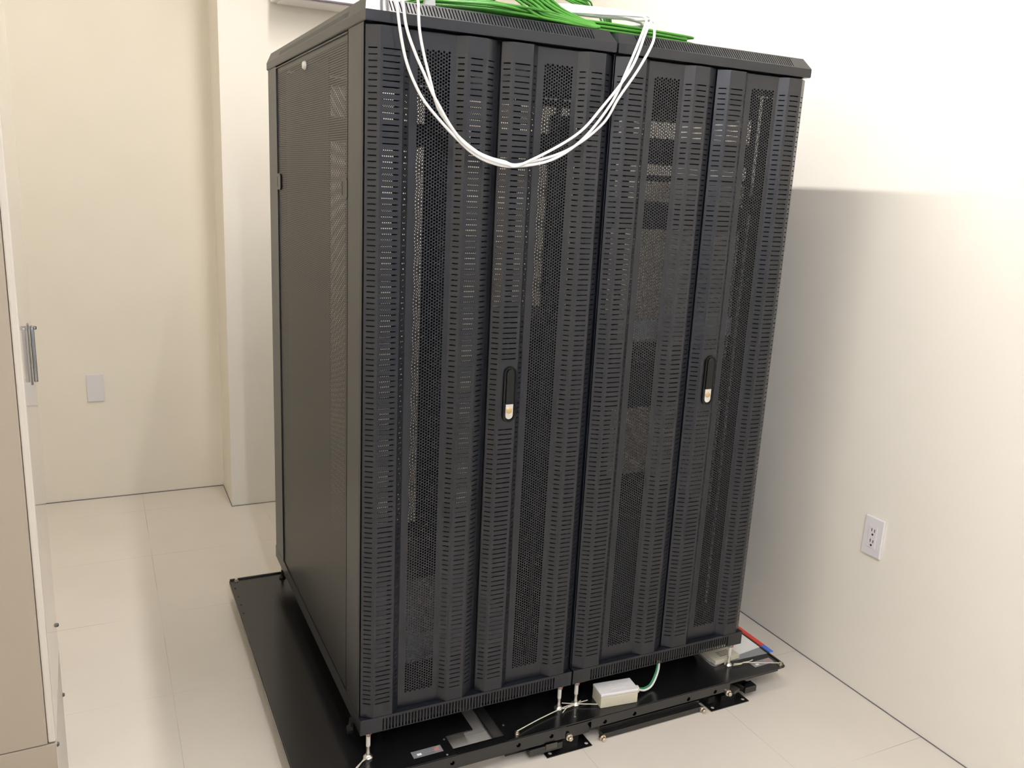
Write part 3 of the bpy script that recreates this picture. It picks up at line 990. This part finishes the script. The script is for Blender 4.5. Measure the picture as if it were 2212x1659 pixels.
# ------------------------------------------------------------------ white unit high on the pillar
au = thing('air_unit', 'white wall unit mounted high on the pillar behind the racks', 'air conditioner', (.58, 2.36, 2.352))
ub = MB()
ub.box(-.37, .37, -.22, 0, 0.0, .27)
ub.build('casing', M['unit_white'], au, bevel=.008)
box(-.355, .355, -.2225, -.200, -.0015, .004).build('louvre_slot', M['unit_slot'], au)
box(-.34, .34, -.195, -.02, -.006, 0.0).build('louvre', M['unit_white'], au, bevel=.002)

# ------------------------------------------------------------------ cables on top of the racks
RT = 1.985
rnd = random.Random(11)
gi = 0
def green(pts, group, label, r=.0029, jit=.0):
    global gi
    gi += 1
    pts = [(x + rnd.uniform(-jit, jit), y + rnd.uniform(-jit, jit), z + rnd.uniform(-jit * .3, jit * .3)) for x, y, z in pts]
    cable('network_cable', pts, r, M['green'] if rnd.random() < .6 else M['green2'], label, 'cable', group, 9, 8)

# long flat bundle along the front edge of the left rack
GR = .0036
for k in range(24):
    row, lay = k % 8, k // 8
    y = .042 + row * .026 + rnd.uniform(-.004, .004)
    z = RT + .0045 + lay * .0085 + row * .0022 + rnd.uniform(0, .003)
    bow = rnd.uniform(-.010, .010)
    green([(.15 + rnd.uniform(0, .03), .52 + row * .03, z), (.16, .34 + row * .02, z + .006), (.175 + .005 * row, y + .09, z + .010), (.25, y + .025 + bow, z + .008),
           (.36, y + bow, z + .008 + rnd.uniform(-.002, .006)), (.47, y - bow * .6, z + .006), (.58, y + .012 + rnd.uniform(-.008, .008), z + .002), (.66, y + .03, z - .001)],
          'green cables lying along the left rack', 'green network cable lying along the top front of the left rack', GR, .003)
# fat arching bundle whose looped tip hangs at the front edge
lo = [(.215, .300, 2.120), (.300, .150, 2.110), (.352, .075, 2.065), (.406, .042, 2.0290), (.440, .036, 2.0110), (.480, .034, 1.9965), (.532, .032, 1.9925), (.590, .032, 1.9900), (.645, .038, 1.9900)]
hi = [(.330, .330, 2.160), (.410, .190, 2.120), (.470, .110, 2.075), (.513, .078, 2.0485), (.542, .072, 2.0340), (.573, .068, 2.0215), (.616, .062, 2.0085), (.647, .056, 2.0015), (.668, .046, 1.9945)]
for k in range(16):
    a = (k + .5) / 16.0
    lift = .007 * (k % 3)
    pts = []
    for q, (p0, p1) in enumerate(zip(lo, hi)):
        f = min(1.0, (len(lo) - 1 - q) / 4.0)
        b_ = max(0.0, min(1.0, a + rnd.uniform(-.05, .05) * f))
        pts.append(tuple(p0[c] + (p1[c] - p0[c]) * b_ + (lift * f if c == 2 else 0.0) for c in range(3)))
    green(pts, 'green cables in the arching bundle', 'green network cable in the arching bundle ending at the front edge', GR, .0012)
# bundle running on to the right rack, coiled at its end
for k in range(18):
    row = k % 6
    y = .052 + row * .018
    z = RT + .0045 + (k // 6) * .0085 + row * .0022
    xe = .985 + .035 * rnd.random() - row * .014 - (k // 6) * .012
    green([(.50, y + .05, z + .004), (.60, y + .03, z + .006), (.72, y + .014, z + .004), (.84, y + .006, z + .002), (xe - .04, y + .004, z), (xe - .006, y + .010, z - .001),
           (xe, y + .024, z), (xe - .012, y + .038, z + .001), (xe - .05, y + .046, z + .002), (.82, y + .058, z + .005), (.70, y + .07, z + .004)],
          'green cables coiled on the right rack', 'green network cable coiled on the top of the right rack', GR, .0025)
# thin strands rising behind
for k in range(7):
    green([(.82 + .010 * k, .26 + .01 * k, RT + .020), (.785 + .005 * k, .25, RT + .080 + .003 * k), (.745 + .006 * k, .25 + .006 * k, RT + .096 + .002 * k), (.70 + .007 * k, .25, RT + .105 + .002 * k), (.65 + .005 * k, .27, RT + .122), (.56, .32, RT + .135), (.46, .42, RT + .09)],
          'green cables rising behind the bundle', 'thin green network cable rising behind the white cables', .0028, .004)

# three white cables hanging in a loop before the doors
YH = -.048
hang = {
    'white cable of the hanging loop with the leftmost upper left end':
        [(.105, .16, RT + .050), (.066, .060, RT + .075), (.053, -.018, RT + .045), (0.056, YH -0.004, 1.970), (0.066, YH -0.004, 1.911), (0.074, YH -0.004, 1.873), (0.085, YH -0.004, 1.835), (0.103, YH -0.004, 1.796), (0.127, YH -0.004, 1.758), (0.160, YH -0.004, 1.723), (0.213, YH -0.004, 1.676), (0.263, YH -0.004, 1.639), (0.314, YH -0.004, 1.619), (0.380, YH -0.004, 1.613),
         (.487, YH - .004, 1.635), (.581, YH, 1.694), (.660, YH, 1.789), (.699, YH, 1.869), (.751, -.040, 1.985), (.775, -.010, RT + .038), (.775, .045, RT + .052), (.70, .085, RT + .053), (.60, .115, RT + .050), (.50, .20, RT + .045)],
    'middle one of three white cables at the loop\'s upper left':
        [(.118, .17, RT + .050), (.080, .065, RT + .080), (.068, -.018, RT + .050), (0.069, YH -0.011, 1.972), (0.080, YH -0.011, 1.913), (0.102, YH -0.011, 1.860), (0.126, YH -0.011, 1.815), (0.147, YH -0.011, 1.775), (0.166, YH -0.011, 1.746), (0.189, YH -0.011, 1.712), (0.213, YH -0.011, 1.683), (0.238, YH -0.011, 1.660), (0.288, YH -0.011, 1.633), (0.353, YH -0.011, 1.618), (0.400, YH -0.011, 1.620),
         (.552, YH - .007, 1.700), (.632, YH - .007, 1.781), (.712, YH - .007, 1.884), (.758, -.044, 1.985), (.792, -.012, RT + .040), (.790, .055, RT + .058), (.70, .100, RT + .058), (.60, .125, RT + .053), (.50, .22, RT + .045)],
    'white cable of the hanging loop with the rightmost upper left end':
        [(.150, .18, RT + .050), (.120, .070, RT + .085), (.111, -.015, RT + .050), (0.112, YH +0.004, 1.978), (0.117, YH +0.004, 1.917), (0.129, YH +0.004, 1.863), (0.146, YH +0.004, 1.808), (0.166, YH +0.004, 1.748), (0.186, YH +0.004, 1.718), (0.225, YH +0.004, 1.678), (0.275, YH +0.004, 1.645), (0.314, YH +0.004, 1.631), (0.353, YH +0.004, 1.624), (0.400, YH +0.004, 1.619),
         (.534, YH + .003, 1.661), (.636, YH, 1.734), (.689, YH + .007, 1.809), (.742, YH + .005, 1.885), (.779, -.045, 1.953), (.790, -.035, 1.990), (.805, -.005, RT + .034), (.800, .060, RT + .046), (.70, .115, RT + .050), (.60, .140, RT + .050), (.50, .24, RT + .045)],
}
for lab, pts in hang.items():
    cable('white_cable', pts, .0037, M['white_cable'], lab, 'cable', 'white cables of the hanging loop', 10, 10)
# more white cables lying on the green coil, folded at the right end
for k in range(8):
    dy, dz = k * .008, (k % 4) * .006
    green_pts = [(.48, .24 + dy, RT + .044 + dz), (.58, .13 + dy, RT + .054 + dz), (.68, .098 + dy * .8, RT + .054 + dz), (.77, .072 + dy * .6, RT + .050 + dz), (.812 + .004 * k, .068 + dy * .5, RT + .043 + dz * .6),
                 (.822 + .003 * k, .085 + dy * .5, RT + .036 + dz * .3), (.79, .105 + dy * .5, RT + .034 + dz * .3)]
    cable('white_cable', green_pts, .0035, M['white_cable'], 'white cable folded on top of the green coil', 'cable', 'white cables lying on the green coil', 9, 8)

# small grey bracket among the cables
gb = MB()
gb.poly([(-.012, -.010, 0), (.014, -.014, 0), (.016, -.004, .034), (-.004, 0, .045)])
gb.poly([(.014, -.014, 0), (.018, .020, 0), (.016, -.004, .034)])
gb.poly([(-.012, -.010, 0), (-.008, .020, 0), (-.004, 0, .045)])
gb.poly([(-.012, -.010, 0), (.014, -.014, 0), (.018, .020, 0), (-.008, .020, 0)])
gb.poly([(-.008, .020, 0), (.018, .020, 0), (.016, -.004, .034), (-.004, 0, .045)])
place(gb, 'grey_bracket', M['grey_clip'], (.168, .040, RT), 'small grey metal bracket on the left rack beside green cables', 'bracket')
